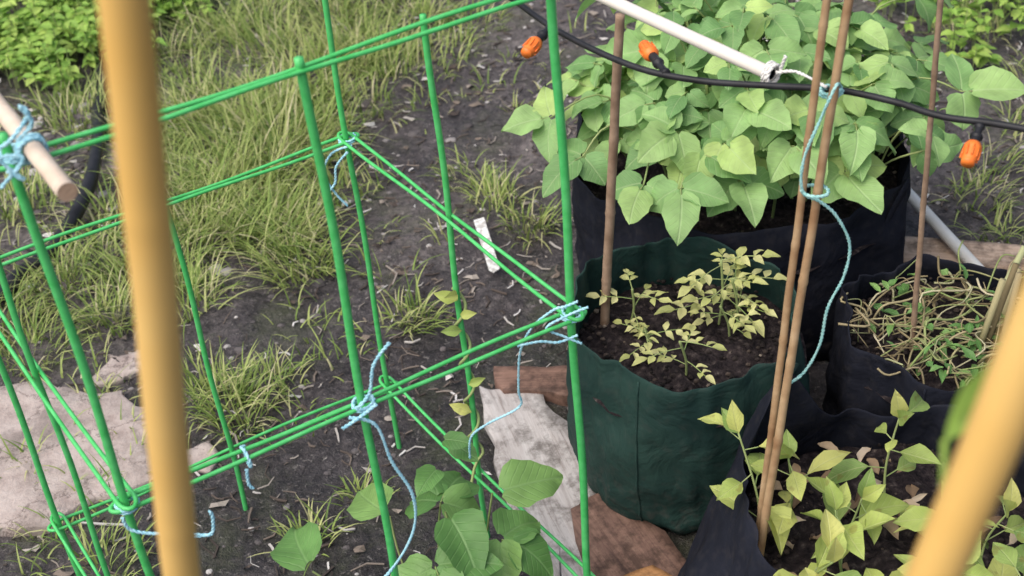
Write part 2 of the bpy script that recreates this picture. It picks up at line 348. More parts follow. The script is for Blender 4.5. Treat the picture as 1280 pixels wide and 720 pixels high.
plate('stone_slab',[(-1.45,1.80),(-1.02,1.85),(-.865,1.86),(-.80,1.92),(-.70,1.96),(-.66,2.04),(-.71,2.15),(-.80,2.215),(-.95,2.262),(-1.12,2.27),(-1.5,2.27)],-.02,.014,SM,sub=10,jit=.02,noisez=.006)
plate('broken_stone',[(-.865,2.27),(-.80,2.25),(-.745,2.29),(-.77,2.35),(-.84,2.345)],-.01,.010,SM,jit=.014)
plate('broken_stone',[(-.645,1.99),(-.60,1.97),(-.575,2.01),(-.60,2.045),(-.64,2.04)],-.01,.009,SM,jit=.012)
plate('broken_stone',[(-1.02,3.10),(-.9,3.07),(-.84,3.14),(-.9,3.22),(-1.0,3.2)],-.01,.014,SM,jit=.012)
plate('broken_stone',[(-.86,3.32),(-.78,3.3),(-.76,3.36),(-.83,3.4)],-.01,.014,SM,jit=.012)
plate('broken_stone',[(1.33,3.0),(1.46,2.98),(1.5,3.06),(1.38,3.1)],-.01,.02,SM,jit=.008)

# ---------------------------------------------------------------- boards
W_white=wood_mat('weathered_painted_board',[(.3,(.26,.22,.20)),(.45,(.47,.43,.41)),(.7,(.60,.57,.55))])
W_brown=wood_mat('brown_board',[(.3,(.11,.06,.045)),(.6,(.26,.15,.11)),(.8,(.38,.25,.19))])
W_orange=wood_mat('orange_board',[(.3,(.34,.15,.05)),(.7,(.52,.27,.11))])
plate('wooden_board',[(-.084,2.125),(.02,2.11),(.10,1.95),(.155,1.60),(.17,1.32),(.03,1.30),(.00,1.625),(-.043,1.80)],.004,.022,W_white,jit=.010,uvdir=(.15,-.6))
plate('wooden_board',[(-.045,2.165),(.11,2.14),(.13,2.05),(-.03,2.095)],.002,.032,W_brown,jit=.010,uvdir=(1,-.1))
plate('wooden_board',[(.06,1.76),(.14,1.80),(.25,1.62),(.22,1.35),(.12,1.35)],.023,.034,W_brown,jit=.008,uvdir=(.2,-.5))
plate('wooden_board',[(.10,1.57),(.19,1.60),(.22,1.57),(.13,1.53)],.036,.052,W_orange,jit=.002,uvdir=(.5,.2))
plate('wooden_board',[(.80,2.44),(1.30,2.28),(1.27,2.20),(.79,2.35)],.0,.06,wood_mat('tan_board',[(.3,(.40,.27,.19)),(.6,(.60,.45,.34)),(.8,(.70,.60,.52))]),jit=.006,uvdir=(1,-.3))

# ---------------------------------------------------------------- grow bags
def lathe_bag(name,c,rt,rb,H,soilz,mat,seed,bumps=(),base=None,fold=.010,ry=1.0,belly=.012,wavy=.022,rimfold=1.):
    e=empty(name); mb=MB(); N=160
    base=base or c
    def bumpsum(a):
        s=0
        for (ba,bw,bh) in bumps:
            da=(a-math.radians(ba)+math.pi)%(2*math.pi)-math.pi
            s+=bh*math.exp(-(da/math.radians(bw))**2)
        return s
    def rim(a):
        return H+.009*math.sin(2*a+seed)+wavy*noise.noise(V((math.cos(a)*2.0,math.sin(a)*2.0,seed)))+.004*noise.noise(V((math.cos(a)*9,math.sin(a)*9,seed)))+bumpsum(a)
    levels=[0,.02,.05,.1,.15,.2,.26,.32,.38,.44,.5,.56,.62,.68,.74,.80,.85,.9,.95,.98,1.0]
    vs=[];uv=[]
    def rid(x): return 1-abs(x)*2.4
    def pt(a,t,off):
        z=rim(a)*t
        rr=rb+(rt-rb)*t + belly*math.sin(math.pi*t)
        ca,sa=math.cos(a),math.sin(a)
        f=noise.noise(V((ca*3,sa*3,seed+t*1.2)))*fold*1.3
        f+=rid(noise.noise(V((ca*4.5+t*1.3,sa*4.5,seed+t*2.2))))*fold*.5
        f+=rid(noise.noise(V((ca*2.2,sa*2.2,seed+5+t*5))))*fold*.5*(1-.5*t)
        f+=noise.noise(V((ca*6,sa*6,seed+t*1.5)))*fold*1.1*max(0,t-.55)*2*rimfold
        if t<.06: rr-=.016*(1-t/.06)
        rr+=f+off
        cx=base[0]+(c[0]-base[0])*t; cy=base[1]+(c[1]-base[1])*t
        vs.append((cx+rr*ca,cy+rr*sa*ry,z)); uv.append((a/6.283,t))
    for t in levels:
        for i in range(N): pt(i*2*math.pi/N,t,0)
    for t,o in ((1.003,-.0012),(.99,-.003),(.93,-.004),(.85,-.005),(.75,-.006),(.6,-.006)):
        for i in range(N): pt(i*2*math.pi/N,t,o)
    rows=len(levels)+6
    fs=[(r*N+i,r*N+(i+1)%N,(r+1)*N+(i+1)%N,(r+1)*N+i) for r in range(rows-1) for i in range(N)]
    mb.add(vs,fs,uv)
    mb.build('fabric_wall',[mat],parent=e)
    # stitched side seams
    sb=MB()
    for sa_ in (-122,58):
        a=math.radians(sa_); P=[]
        for k in range(30):
            vs=[];uv=[];pt(a,.03+.95*k/29,.0006); P.append(vs[0])
        tube(sb,P,.0022,6)
    sb.build('side_seams',[mat],parent=e)
    sm=MB(); vs=[];R=26;S=90; t0=soilz/H
    cx=base[0]+(c[0]-base[0])*t0; cy=base[1]+(c[1]-base[1])*t0
    rad=rb+(rt-rb)*t0+.012
    for j in range(R+1):
        for i in range(S):
            a=i*2*math.pi/S; r=rad*j/R; x=cx+r*math.cos(a); y=cy+r*math.sin(a)*ry
            z=soilz+.014*noise.noise(V((x*9,y*9,seed)))+.014*noise.noise(V((x*28,y*28,seed)))+.008*noise.noise(V((x*70,y*70,seed)))-.012*(j/R)**4
            vs.append((x,y,z))
    sm.add(vs,[(j*S+i,j*S+(i+1)%S,(j+1)*S+(i+1)%S,(j+1)*S+i) for j in range(R) for i in range(S)])
    sm.build('soil',[M_soil],parent=e)
    cm=MB()
    for k in range(420):
        a=ru(0,6.28); r=rad*.95*math.sqrt(rnd()); x=cx+r*math.cos(a); y=cy+r*math.sin(a)*ry
        pebble(x,y,ru(.0015,.006),cm,z=soilz+.012*noise.noise(V((x*9,y*9,seed)))+.004,flat=.8)
    cm.build('soil_crumbs',[M_crumb],parent=e,smooth=False)
    return e,pt
def strap(e,mat,c,r,a0,H,drop=.06,span=16,wd=.028,rise=.03):
    mb=MB(); P=[]
    n=16
    for i in range(n+1):
        t=i/n; a=math.radians(a0+(t-.5)*span*2); z=H-drop+ (drop+rise)*math.sin(math.pi*t)**.7
        rr=r+.008+.012*math.sin(math.pi*t)
        P.append((V((c[0]+rr*math.cos(a),c[1]+rr*math.sin(a),z)),a))
    vs=[]
    for i,(p,a) in enumerate(P):
        tn=(P[min(i+1,n)][0]-P[max(i-1,0)][0]).normalized(); o=V((math.cos(a),math.sin(a),0)); s=tn.cross(o).normalized()
        vs+=[p-s*wd/2,p+s*wd/2,p+s*wd/2+o*.003,p-s*wd/2+o*.003]
    fs=[]
    for i in range(n):
        for k in range(4): fs.append((i*4+k,i*4+(k+1)%4,(i+1)*4+(k+1)%4,(i+1)*4+k))
    mb.add(vs,fs); mb.build('carry_strap',[mat],parent=e)
eg,_=lathe_bag('grow_bag',(.29,1.885),.188,.186,.352,.270,M_gfab,2.3,bumps=[(100,35,.02),(150,14,.03),(-20,22,-.015),(-75,18,-.010)],fold=.014,wavy=.014,rimfold=.6)
strap(eg,M_gfab,(.29,1.885),.190,-48,.335,drop=.085,span=9,rise=-.005)
eb,_=lathe_bag('grow_bag',(.47,2.40),.315,.30,.35,.27,M_bfab,5.1,bumps=[(150,20,.03)],fold=.018)
strap(eb,M_bfab,(.47,2.40),.315,-35,.34,drop=.07,span=8,rise=-.005)
e3,_=lathe_bag('grow_bag',(.745,1.87),.180,.185,.285,.235,M_bfab,8.7,bumps=[(170,25,.02),(215,20,.02)],fold=.014,rimfold=.6)
e4,_=lathe_bag('grow_bag',(.550,1.435),.228,.262,.285,.215,M_bfab,12.9,bumps=[(132,17,.15),(170,25,.04)],base=(.450,1.43),fold=.020,rimfold=.6)

# ---------------------------------------------------------------- leaves
PB=[(0,.22),(.04,.60),(.12,.88),(.25,1),(.40,.99),(.55,.89),(.69,.71),(.82,.47),(.93,.22),(1,.02)]
PP=[(0,.03),(.12,.36),(.26,.8),(.4,1),(.55,.95),(.7,.72),(.85,.38),(1,.01)]
def leaf(mb,base,d,n,L,W,prof=PB,fold=.25,droop=.25,wav=.05,mi=0,ripple=None):
    d=V(d).normalized(); n=V(n); n=(n-d*n.dot(d)).normalized(); s=d.cross(n)
    base=V(base); vs=[];uv=[]; A=(-1,-.55,0,.55,1); ph=ru(0,6); cup=ru(-.15,.25); sk=ru(-.14,.14); tw=ru(-.25,.25)
    for (t,w) in prof:
        for a in A:
            ww=W*.5*w*(1+.06*math.sin(t*17+ph*(2 if a>0 else 3))*abs(a)); 
            off=fold*abs(a)*ww - droop*L*t*t + wav*W*math.sin(t*9+ph+a*2.2)*abs(a) - cup*ww*a*a + tw*a*ww*t
            p=base+d*(L*t*(1-droop*.2*t)+ (-.07*L*(abs(a)) if t<.2 and prof is PB else 0)*(1-t*5 if t<.2 else 0))+s*(a*ww+sk*L*t*t)+n*off
            vs.append(p); uv.append((.5+a*.5*w,t))
    fs=[]; m=len(A)
    for i in range(len(prof)-1):
        for k in range(m-1): fs.append((i*m+k,i*m+k+1,(i+1)*m+k+1,(i+1)*m+k))
    mb.add(vs,fs,uv,mi)
def trifol(mb,st,root,tip,out,up,L,prof=PB,three=True):
    root=V(root);tip=V(tip)
    mid=root.lerp(tip,.5)+V((ru(-.02,.02),ru(-.02,.02),ru(.01,.04)))
    tube(st,catmull([root,mid,tip],4),.0018,5,0,cap=False)
    out=V(out).normalized(); up=V(up).normalized(); s=out.cross(up).normalized()
    leaf(mb,tip+out*.02,out+V((0,0,ru(-.4,.1))),up,L*ru(.85,1.15),L*ru(.72,.9),prof,fold=ru(.05,.5),droop=ru(.1,.45),wav=ru(.03,.09))
    if three:
        for sg in (-1,1):
            dd=(s*sg+out*ru(.0,.45)+V((0,0,ru(-.45,.1))))
            leaf(mb,tip+s*sg*.006,dd,up+s*sg*ru(-.3,.45),L*ru(.7,1),L*ru(.62,.8),prof,fold=ru(.05,.5),droop=ru(.1,.45),wav=ru(.03,.09))
        tube(st,[tip,tip+out*.02],.0012,4,0,cap=False)
random.seed(21)
eb=empty('bean_bush'); lm=MB(); st=MB()
cx,cy,cz=.50,2.41,.355
NB=205
for k in range(NB):
    a=k*2.39996+ru(-.2,.2); q=math.sqrt((k+.5)/NB)
    el=math.acos(min(1,q))
    lump=1+.36*noise.noise(V((math.cos(a)*2.0,math.sin(a)*2.0,el*2+3)))+ru(-.14,.14)
    rx,ry,rz=.345,.32,.25
    p=V((cx+rx*q*math.cos(a)*lump,cy+ry*q*math.sin(a)*lump,cz+rz*math.sin(el)*lump*ru(.65,1.12)+.02))
    if q>.93: p.z+=ru(-.02,.08)
    if k%3==0: p=V((cx,cy,cz-.02)).lerp(p,ru(.5,.85))
    o=V((math.cos(a),math.sin(a),0)); 
    out=(o*.8+V((ru(-.8,.8),ru(-.8,.8),0))); up=V((0,-.2,1))+o*q*ru(.1,.9)+V((ru(-.5,.5),ru(-.5,.5),0))
    root=V((cx+.20*q*math.cos(a+ru(-.4,.4)),cy+.18*q*math.sin(a),.27))
    root=root.lerp(p,ru(.35,.6)); root.z=min(root.z,p.z-.03)
    trifol(lm,st,root,p,out,up,ru(.045,.078) if rnd()<.75 else ru(.078,.098))
for k in range(26):
    a=ru(0,6.28); q=ru(.1,.9); b=V((cx+.2*q*math.cos(a),cy+.18*q*math.sin(a),.25)); t=V((cx+.33*q*math.cos(a),cy+.3*q*math.sin(a),.36+.2*math.sqrt(1-q*q)))
    tube(st,catmull([b,b.lerp(t,.5)+V((ru(-.02,.02),ru(-.02,.02),.02)),t],5),.003,6,0)
for p,o in (((.10,2.30,.50),(-1,-.1,0)),((.15,2.22,.46),(-.8,-.6,0)),((.84,2.24,.51),(1,-.1,0)),((.31,2.10,.45),(-.1,-1,0)),((.42,2.12,.44),(.1,-1,0)),((.25,2.14,.44),(-.5,-1,0)),((.60,2.12,.44),(.3,-1,0)),((.84,2.55,.55),(1,.3,0)),((.70,2.70,.55),(.6,1,0))):
    trifol(lm,st,V((cx,cy,.40)).lerp(V(p),.6),p,o,V((0,-.3,1))+V(o)*.3,ru(.075,.10))
lm.build('leaves',[M_bean],parent=eb); st.build('stems',[M_stem],parent=eb)

# young plants in the front bag
random.seed(33)
ep=empty('pepper_plant'); lm=MB(); st=MB()
PL=[(.335,1.46,.19,-.015,.03),(.37,1.48,.16,.0,.01),(.42,1.44,.12,.02,.0),(.53,1.50,.20,.01,.0),(.44,1.38,.14,.0,.02),(.55,1.42,.13,.02,-.01),(.37,1.36,.14,.01,-.02),(.38,1.29,.12,-.01,-.02),(.47,1.30,.12,0,-.03),(.56,1.33,.14,.01,-.03),(.63,1.37,.12,.02,0),(.61,1.27,.15,.01,-.02),(.69,1.33,.13,.03,-.02)]
for (x,y,h,lx,ly) in PL:
    b=V((x,y,.21)); t=b+V((lx*2+ru(-.02,.02),ly*2+ru(-.02,.02),h)); P=catmull([b,b.lerp(t,.5)+V((ru(-.015,.015),ru(-.015,.015),0)),t],6)
    tube(st,P,lambda t:.0024-.001*t,6,0)
    nl=random.randint(5,8); a=ru(0,6.28)
    for i in range(nl):
        k=.35+.65*(i+.5)/nl; q=P[min(int(k*(len(P)-1)),len(P)-1)]; a+=2.4+ru(-.3,.3)
        o=V((math.cos(a),math.sin(a),ru(-.1,.45))); pe=ru(.015,.03); e=q+o*pe
        tube(st,[q,e],.0011,4,0,cap=False)
        L=ru(.04,.085)*(1.1-.25*k); leaf(lm,e,o+V((0,0,ru(-.4,.4))),V((0,-.2,1))+V((ru(-.5,.5),ru(-.5,.5),0)),L,L*ru(.48,.66),PP,fold=ru(.2,.8),droop=ru(.0,.5),wav=.05)
    leaf(lm,t,V((ru(-.4,.4),ru(-.4,.4),1)),V((0,-1,.2)),.05,.026,PP,fold=.5)
    leaf(lm,t,V((ru(-.8,.8),ru(-.8,.8),.7)),V((0,-.6,.6)),.045,.024,PP,fold=.5)
lm.build('leaves',[M_pep],parent=ep); st.build('stems',[M_stem],parent=ep)
dl=MB()
for k in range(60):
    a=ru(0,6.28); r=.2*math.sqrt(rnd()); p=V((.525+r*math.cos(a),1.43+r*math.sin(a),.228+ru(0,.02))); d=V((ru(-1,1),ru(-1,1),ru(-.1,.25)))
    leaf(dl,p,d,V((ru(-.4,.4),ru(-.4,.4),1)),ru(.02,.05),ru(.01,.024),PP,fold=.9,droop=ru(-.3,.4),wav=.15)
dl.build('dead_leaves',[island_mat('dead_leaf',[(0,(.16,.10,.06)),(.6,(.36,.26,.16)),(1,(.58,.48,.36))],rough=.8)])

# tomato seedlings
random.seed(5)
def compound(lm,st,base,d,L):
    d=V(d).normalized(); up=V((0,-.2,1)); up=(up-d*up.dot(d)).normalized(); s=d.cross(up)
    P=[base+d*L*t-V((0,0,1))*L*.18*t*t for t in (0,.33,.66,1)]
    tube(st,P,.0010,4,0,cap=False)
    for i,t in enumerate((.5,.82)):
        q=base+d*L*t-V((0,0,1))*L*.18*t*t
        for sg in (-1,1):
            if rnd()<.15: continue
            leaf(lm,q,s*sg+d*ru(.4,.8)+V((0,0,ru(-.3,.3))),up,L*.40*ru(.7,1.15),L*.20,PP,fold=.5,droop=.3,wav=.08)
    leaf(lm,P[-1],d,up,L*.46,L*.24,PP,fold=.5,droop=.35,wav=.08)
for i,(x,y,h) in enumerate(((.35,1.935,.14),(.38,1.92,.11),(.20,1.965,.09),(.275,1.81,.095),(.365,1.905,.08),(.225,1.88,.06))):
    e=empty('tomato_seedling'); lm=MB(); st=MB()
    b=V((x,y,.262)); t=b+V((ru(-.02,.02),ru(-.02,.02),h)); P=catmull([b,b.lerp(t,.5)+V((.005,0,0)),t],5)
    tube(st,P,.0022,6,0); a=ru(0,6); nk=9 if h>.1 else 5
    for k in range(nk):
        q=P[min(len(P)-1,4+int(k*(len(P)-5)/(nk-1)))]; a+=2.3+ru(-.3,.3); compound(lm,st,q,(math.cos(a),math.sin(a),ru(.0,.6)),ru(.048,.074)*(.65+h*3.3))
    lm.build('leaves',[M_tom],parent=e); st.build('stems',[M_stem],parent=e)

# dry stalks in the right bag
random.seed(9)
ds=MB()
for k in range(150):
    a=ru(0,6.28); r=.165*math.sqrt(rnd()); x=.745+r*math.cos(a); y=1.87+r*math.sin(a); az=ru(-.7,.9) if rnd()<.5 else ru(0,6.28); L=ru(.05,.17)
    p=V((x,y,.24+ru(0,.02))); d=V((math.cos(az),math.sin(az),ru(-.05,.35)))
    e=p+d*L
    if (e.x-.745)**2+(e.y-1.87)**2>.165**2: e=p+d*L*.5; e.z=max(e.z,.30) if (e.x-.745)**2+(e.y-1.87)**2>.165**2 else e.z
    tube(ds,catmull([p,p.lerp(e,.35)+V((ru(-.03,.03),ru(-.03,.03),ru(.0,.03))),p.lerp(e,.7)+V((ru(-.03,.03),ru(-.03,.03),ru(.0,.02))),e],4),ru(.0008,.0024),4,0)
for k in range(6):
    p=V((.80+ru(-.04,.06),1.82+ru(-.04,.08),.23)); tube(ds,[p,p+V((ru(.02,.09),ru(.0,.05),ru(.10,.17)))],.0055,7,0)
ds.build('dry_stalks',[M_straw])
dw=MB()
for k in range(90):
    a=ru(0,6.28); r=.14*math.sqrt(rnd()); p=V((.745+r*math.cos(a),1.87+r*math.sin(a),.245+ru(0,.05))); d=V((ru(-1,1),ru(-1,1),ru(-.1,.5)))
    leaf(dw,p,d,V((ru(-.4,.4),ru(-.4,.4),1)),ru(.015,.04),ru(.008,.018),PP,fold=.6,droop=ru(-.1,.4),wav=.1)
dw.build('small_weed',[M_beand])

# low bean plants inside the cage + vine on a post
random.seed(14)
el=empty('bean_plant'); lm=MB(); st=MB()
LP=[((-.34,1.50,.22),(-.2,.4,0),0),((-.22,1.57,.25),(-.3,.4,0),0),((-.14,1.58,.26),(.2,.6,0),1),((-.06,1.60,.25),(.9,.2,0),0),((-.05,1.51,.24),(.9,-.4,0),1),((-.15,1.45,.26),(.2,-.8,0),1),((-.29,1.43,.20),(-.6,-.8,0),0),((-.06,1.42,.22),(.6,-.8,0),0),((-.13,1.52,.30),(.3,-.6,0),0)]
for p,o,t3 in LP:
    trifol(lm,st,V((-.13,1.52,.0)).lerp(V((p[0],p[1],0)),.5),p,o,V((ru(-.2,.2),-.3+ru(-.2,.2),1)),ru(.085,.115),three=bool(t3))
for p,L in (((-.14,1.58,.33),.06),((-.11,1.60,.36),.05),((-.12,1.58,.39),.045)):
    leaf(lm,p,(ru(-1,1),ru(-1,.2),.1),(0,-.3,1),L,L*.7)
lm.build('leaves',[M_beand],parent=el); st.build('stems',[M_stem],parent=el)
px,py=-.083,1.745
ev=empty('bean_vine'); vm=MB(); vl=MB(); P=[(-.12,1.60,.0),(-.11,1.66,.12),(-.09,1.73,.18)]
for i in range(26):
    t=i/25; P.append((px+.010*math.cos(i*1.1),py+.010*math.sin(i*1.1),.2+t*.34))
tube(vm,catmull(P,3),.0026,6,0)
for z,a,L in ((.53,2.6,.04),(.50,-.6,.03),(.47,3.4,.035),(.36,.2,.03),(.30,2.2,.04),(.54,-2.,.03)):
    leaf(vl,(px,py-.01,z),(math.cos(a),math.sin(a)*.4-.3,.4),(0,-.8,.6),L,L*.5,PP,fold=.6)
vl.build('leaves',[M_pep],parent=ev); vm.build('stem',[M_stem],parent=ev)

# weeds in the far-left corner
random.seed(41)
wm=MB(); ws=MB()
Wd=[(-141,404,20,70),(-127,381,18,80),(-117,389,14,60),(-104,371,12,40),(-128,366,12,44),(-101,396,14,60),(-122,406,14,60),(-89,393,10,40),(-150,385,15,50),(-112,380,12,40),(-138,372,12,40),(120,323,8,16),(134,343,10,26),(115,351,10,22),(150,360,14,30),(-110,420,20,50),(-140,430,20,50),(-80,415,14,30),(-118,352,6,14)]
for x0,y0,r0,n in Wd:
    for k in range(n):
        r=r0/100*math.sqrt(rnd()); a=ru(0,6.28); x=x0/100+r*math.cos(a); y=y0/100+r*math.sin(a); h=ru(.03,.14)
        b=V((x,y,0)); t=b+V((ru(-.02,.02),ru(-.02,.02),h)); tube(ws,[b,t],.0012,4,0,cap=False)
        for j in range(5):
            an=ru(0,6.28); L=ru(.022,.05); leaf(wm,b.lerp(t,ru(.6,1)),(math.cos(an),math.sin(an),ru(-.1,.4)),(ru(-.3,.3),-.2,1),L,L*.5,PP,fold=.4,droop=.3)
ew=empty('weeds'); wm.build('leaves',[M_weed],parent=ew); ws.build('stems',[M_stem],parent=ew)

# ---------------------------------------------------------------- cage
ec=empty('wire_plant_cage'); cm=MB()
A=V((.0755,1.493,0));B=V((-.47,1.215,0));Cc=V((-.785,1.72,0));D=V((-.241,1.998,0))
E=(A+B)/2;Fm=(B+Cc)/2;G=(Cc+D)/2;Hh=(D+A)/2
for p,h,r in ((A,1.18,.0058),(B,1.175,.0052),(Cc,1.17,.0052),(D,1.17,.0048),(E,1.155,.0054),(Fm,1.0,.0044),(G,.93,.0046),(Hh,1.0,.0048)):
    n=150; wob=ru(0,9)
    P=[V((p.x+.0018*math.sin(i*.11+wob),p.y+.0015*math.cos(i*.1+wob),-.08+(h+.08)*i/n)) for i in range(n+1)]
    tube(cm,P,lambda t,r=r:r*(1+.05*math.sin(t*471)),9); 
def rung(P,Q,z,hw=.0105,r=.0028,ext=.020,dz=0):
    P=V((P.x,P.y,z));Q=V((Q.x,Q.y,z+dz)); d=(Q-P).normalized(); s=V((-d.y,d.x,0)); L=(Q-P).length
    pts=[]; n=36; ph=ru(0,6)
    def sag(t): return V((0,0,.0035*math.sin(t*8+ph)))
    for i in range(n+1): pts.append(P.lerp(Q,i/n)+s*hw+sag(i/n))
    for k in range(1,8):
        a=math.pi*k/8; pts.append(Q+s*hw*math.cos(a)+d*ext*math.sin(a)+sag(1))
    for i in range(n+1): pts.append(Q.lerp(P,i/n)-s*hw*(1-.5*math.sin(math.pi*i/n))+sag(1-i/n)*(1-1.5*math.sin(math.pi*i/n)))
    for k in range(1,8):
        a=math.pi*k/8; pts.append(P-s*hw*math.cos(a)-d*ext*math.sin(a)+sag(0))
    tube(cm,pts,r,8,closed=True)
rung(B,A,.67); rung(B,A,1.14)
rung(A,D,.678); rung(A,D,.155)
rung(Cc,D,.67); rung(Cc,D,.148)
rung(B,Cc,.678); rung(B,Cc,.158)
cm.build('posts_and_rungs',[M_cage],parent=ec)

# ---------------------------------------------------------------- bamboo
def cane(name,P,Q,r,mat,nodes=.16,taper=.85,bend=0.,kn=.16):
    mb=MB(); P=V(P);Q=V(Q); L=(Q-P).length; n=max(10,int(L/.006)); pts=[P.lerp(Q,i/n)+V((bend*math.sin(math.pi*i/n)+.0012*noise.noise(V((i/n*L*9,P.x*9,1))),.0012*noise.noise(V((i/n*L*9,P.y*9,5))),0)) for i in range(n+1)]
    off=ru(0,nodes)
    def rad(t):
        x=(t*L+off)%nodes; k=math.exp(-((x-nodes/2)/.004)**2); return r*(1-(1-taper)*t)*(1+kn*k)
    tube(mb,pts,rad,12); return mb.build(name,[mat])
random.seed(3)
d0=V((-.234,.631,1.109))-V((-.155,.591,1.604))
top=V((-.155,.591,1.604))-d0*.5; bot=V((-.155,.591,1.604))+d0*(1.62/.495)
cane('bamboo_pole',bot,top,.0118,M_yel,nodes=.24,taper=1.,kn=.04)
a=V((.203,.423,1.498)); b=V((.173,.429,1.322)); d1=b-a
cane('bamboo_pole',a+d1*8.4,a-d1*1.5,.0118,M_yel,nodes=.22,taper=1.,kn=.04)
cane('bamboo_stake',(.318,1.424,.18),(.417+.04,1.53,1.47),.0062,M_bam,nodes=.13)
cane('bamboo_stake',(.322,1.452,.18),(.389+.025,1.512,1.42),.0056,M_bam,nodes=.15)
cane('bamboo_stake',(.143,1.972,.10),(.2,1.97,.86),.0085,M_bamd,nodes=.14)
cane('bamboo_stake',(.677,1.875,.12),(.647,1.868,1.06),.0050,M_bamd,nodes=.12)
lf=empty('climbing_leaf'); lm=MB(); 
leaf(lm,(.190,.472,1.385),(.50,.02,.75),(-.3,-.9,.2),.075,.024,PP,fold=.3,droop=-.3)
tube(lm,[(.184,.446,1.36),(.190,.472,1.385)],.0016,5,0)
lm.build('leaf',[M_weed],parent=lf)

def rod(name,P,Q,r,mat,endmat=None,hollow=False):
    mb=MB(); P=V(P);Q=V(Q); n=24; pts=[P.lerp(Q,i/n) for i in range(n+1)]
    tube(mb,pts,lambda t:r*(1+.015*math.sin(t*40)),16,0,cap=not hollow)
    if hollow:
        tube(mb,pts,r*.78,16,1,cap=False)
        for q,dd in ((P,(P-Q)),(Q,(Q-P))):
            dd=dd.normalized(); o=dd.orthogonal().normalized(); s=dd.cross(o); vs=[]
            for i in range(16):
                a=i*6.283/16; vs.append(q+(o*math.cos(a)+s*math.sin(a))*r)
            for i in range(16):
                a=i*6.283/16; vs.append(q+(o*math.cos(a)+s*math.sin(a))*r*.78)
            mb.add(vs,[(i,(i+1)%16,16+(i+1)%16,16+i) for i in range(16)],None,0)
    ob=mb.build(name,[mat,endmat or mat])
    if not hollow:
        for p in ob.data.polygons:
            if len(p.vertices)>4: p.material_index=1; p.use_smooth=False
    return ob
rod('wooden_dowel',(-.64,1.541,1.158),(-.395,1.122,1.16),.0095,M_dowel,M_end)
rod('pvc_pipe',(.02,2.02,.965),(.346,1.571,.96),.0088,M_pvcc,M_blackp,True)
rod('pvc_pipe',(.64,3.86,.02),(.930,2.25,.085),.0125,M_pvc,M_blackp,True)
rod('pvc_pipe',(.57,2.62,.66),(.50,3.0,.70),.011,M_pvc,M_blackp,True)
rod('pvc_pipe',(.85,3.86,.02),(.99,3.70,.02),.014,M_pvc,M_blackp,True)

hm=MB(); H=[(-1.75,2.45,.02),(-1.4,2.52,.02),(-1.14,2.56,.02),(-1.09,2.65,.02),(-1.03,2.74,.025),(-.99,2.93,.04),(-1.00,3.15,.04),(-1.04,3.35,.02),(-1.07,3.58,.015),(-1.2,3.9,.01)]
tube(hm,catmull(H,10),.017,14); hm.build('garden_hose',[M_blackp])

ed=empty('drip_irrigation_line'); dm=MB()
DP=[(-.35,2.55,1.0),(-.013,1.94,.955),(.032,1.860,.96),(.095,1.737,.96),(.178,1.626,.96),(.252,1.574,.96),(.336,1.544,.96),(.414,1.519,.96),(.476,1.477,.96),(.521,1.434,.96),(.615,1.383,.96),(.9,1.2,.95)]
tube(dm,catmull(DP,8),.0042,10); dm.build('tube',[M_blackp],parent=ed)
def emitter(b,t):
    mb=MB(); b=V(b);t=V(t); L=(t-b).length; d=(t-b).normalized(); n=24
    def prof(x):
        if x<.12: return .006
        if x<.45: return .0045
        if x<.55: return .0075
        return .006
    pts=[b+d*L*.62*i/n for i in range(n+1)]
    tube(mb,pts,prof,12,0)
    s0=b+d*L*.52; Lc=.030; m=14
    pts=[s0+d*Lc*i/m for i in range(m+1)]
    def pc(x):
        if x<.08: return .0085
        if x<.35: return .0105
        if x<.85: return .0100-.003*(x-.35)
        return .0078
    tube(mb,pts,pc,16,1)
    for k in range(10):
        a=k*.628; o=d.orthogonal().normalized(); s=d.cross(o); q=(o*math.cos(a)+s*math.sin(a))*.0101
        tube(mb,[s0+d*Lc*.25+q,s0+d*Lc*.75+q],.0010,4,1)
    mb.build('dripper',[M_blackp,M_orange],parent=ed)
emitter((.084,1.755,.96),(.044,1.695,.952)); emitter((.218,1.594,.962),(.196,1.68,.966)); emitter((.556,1.412,.957),(.53,1.366,.940))

pm=MB(); lm_=[V((-.072,2.68,.03)),V((-.048,2.683,.034)),V((-.022,2.50,.022)),V((-.036,2.487,.022)),V((-.046,2.498,.022))]
pm.add([v for v in lm_]+[v-V((0,0,.002)) for v in lm_],[(0,1,2,3,4),(9,8,7,6,5)]+[(i,(i+1)%5,5+(i+1)%5,5+i) for i in range(5)]); pm.build('plant_label',[M_label],smooth=False)

# ---------------------------------------------------------------- twine
def twine(name,paths,mat,r=.0021,y=None):
    mb=MB()
    for P in paths:
        C=catmull(P,10); 
        for ph in (0,math.pi):
            Q=[]
            L=0
            for i,c in enumerate(C):
                if i: L+=(c-C[i-1]).length
                t=(C[min(i+1,len(C)-1)]-C[max(i-1,0)]).normalized(); o=t.orthogonal().normalized(); s=t.cross(o); a=L*500+ph
                Q.append(c+(o*math.cos(a)+s*math.sin(a))*r*.55)
            tube(mb,Q,r*.8,6)
    return mb.build(name,[mat])
def loops(c,r,n,ax,wob=.004):
    ax=V(ax).normalized(); o=ax.orthogonal().normalized(); s=ax.cross(o); P=[]
    for i in range(n*8+1):
        a=i*6.283/8; P.append(V(c)+(o*math.cos(a)+s*math.sin(a))*(r+ru(0,.002))+ax*(i/(n*8)-.5)*wob*n)
    return P
def yp(y,L,dy=0): return [(x/1000,y+dy*i,z/1000) for i,(x,z) in enumerate(L)]
random.seed(2)
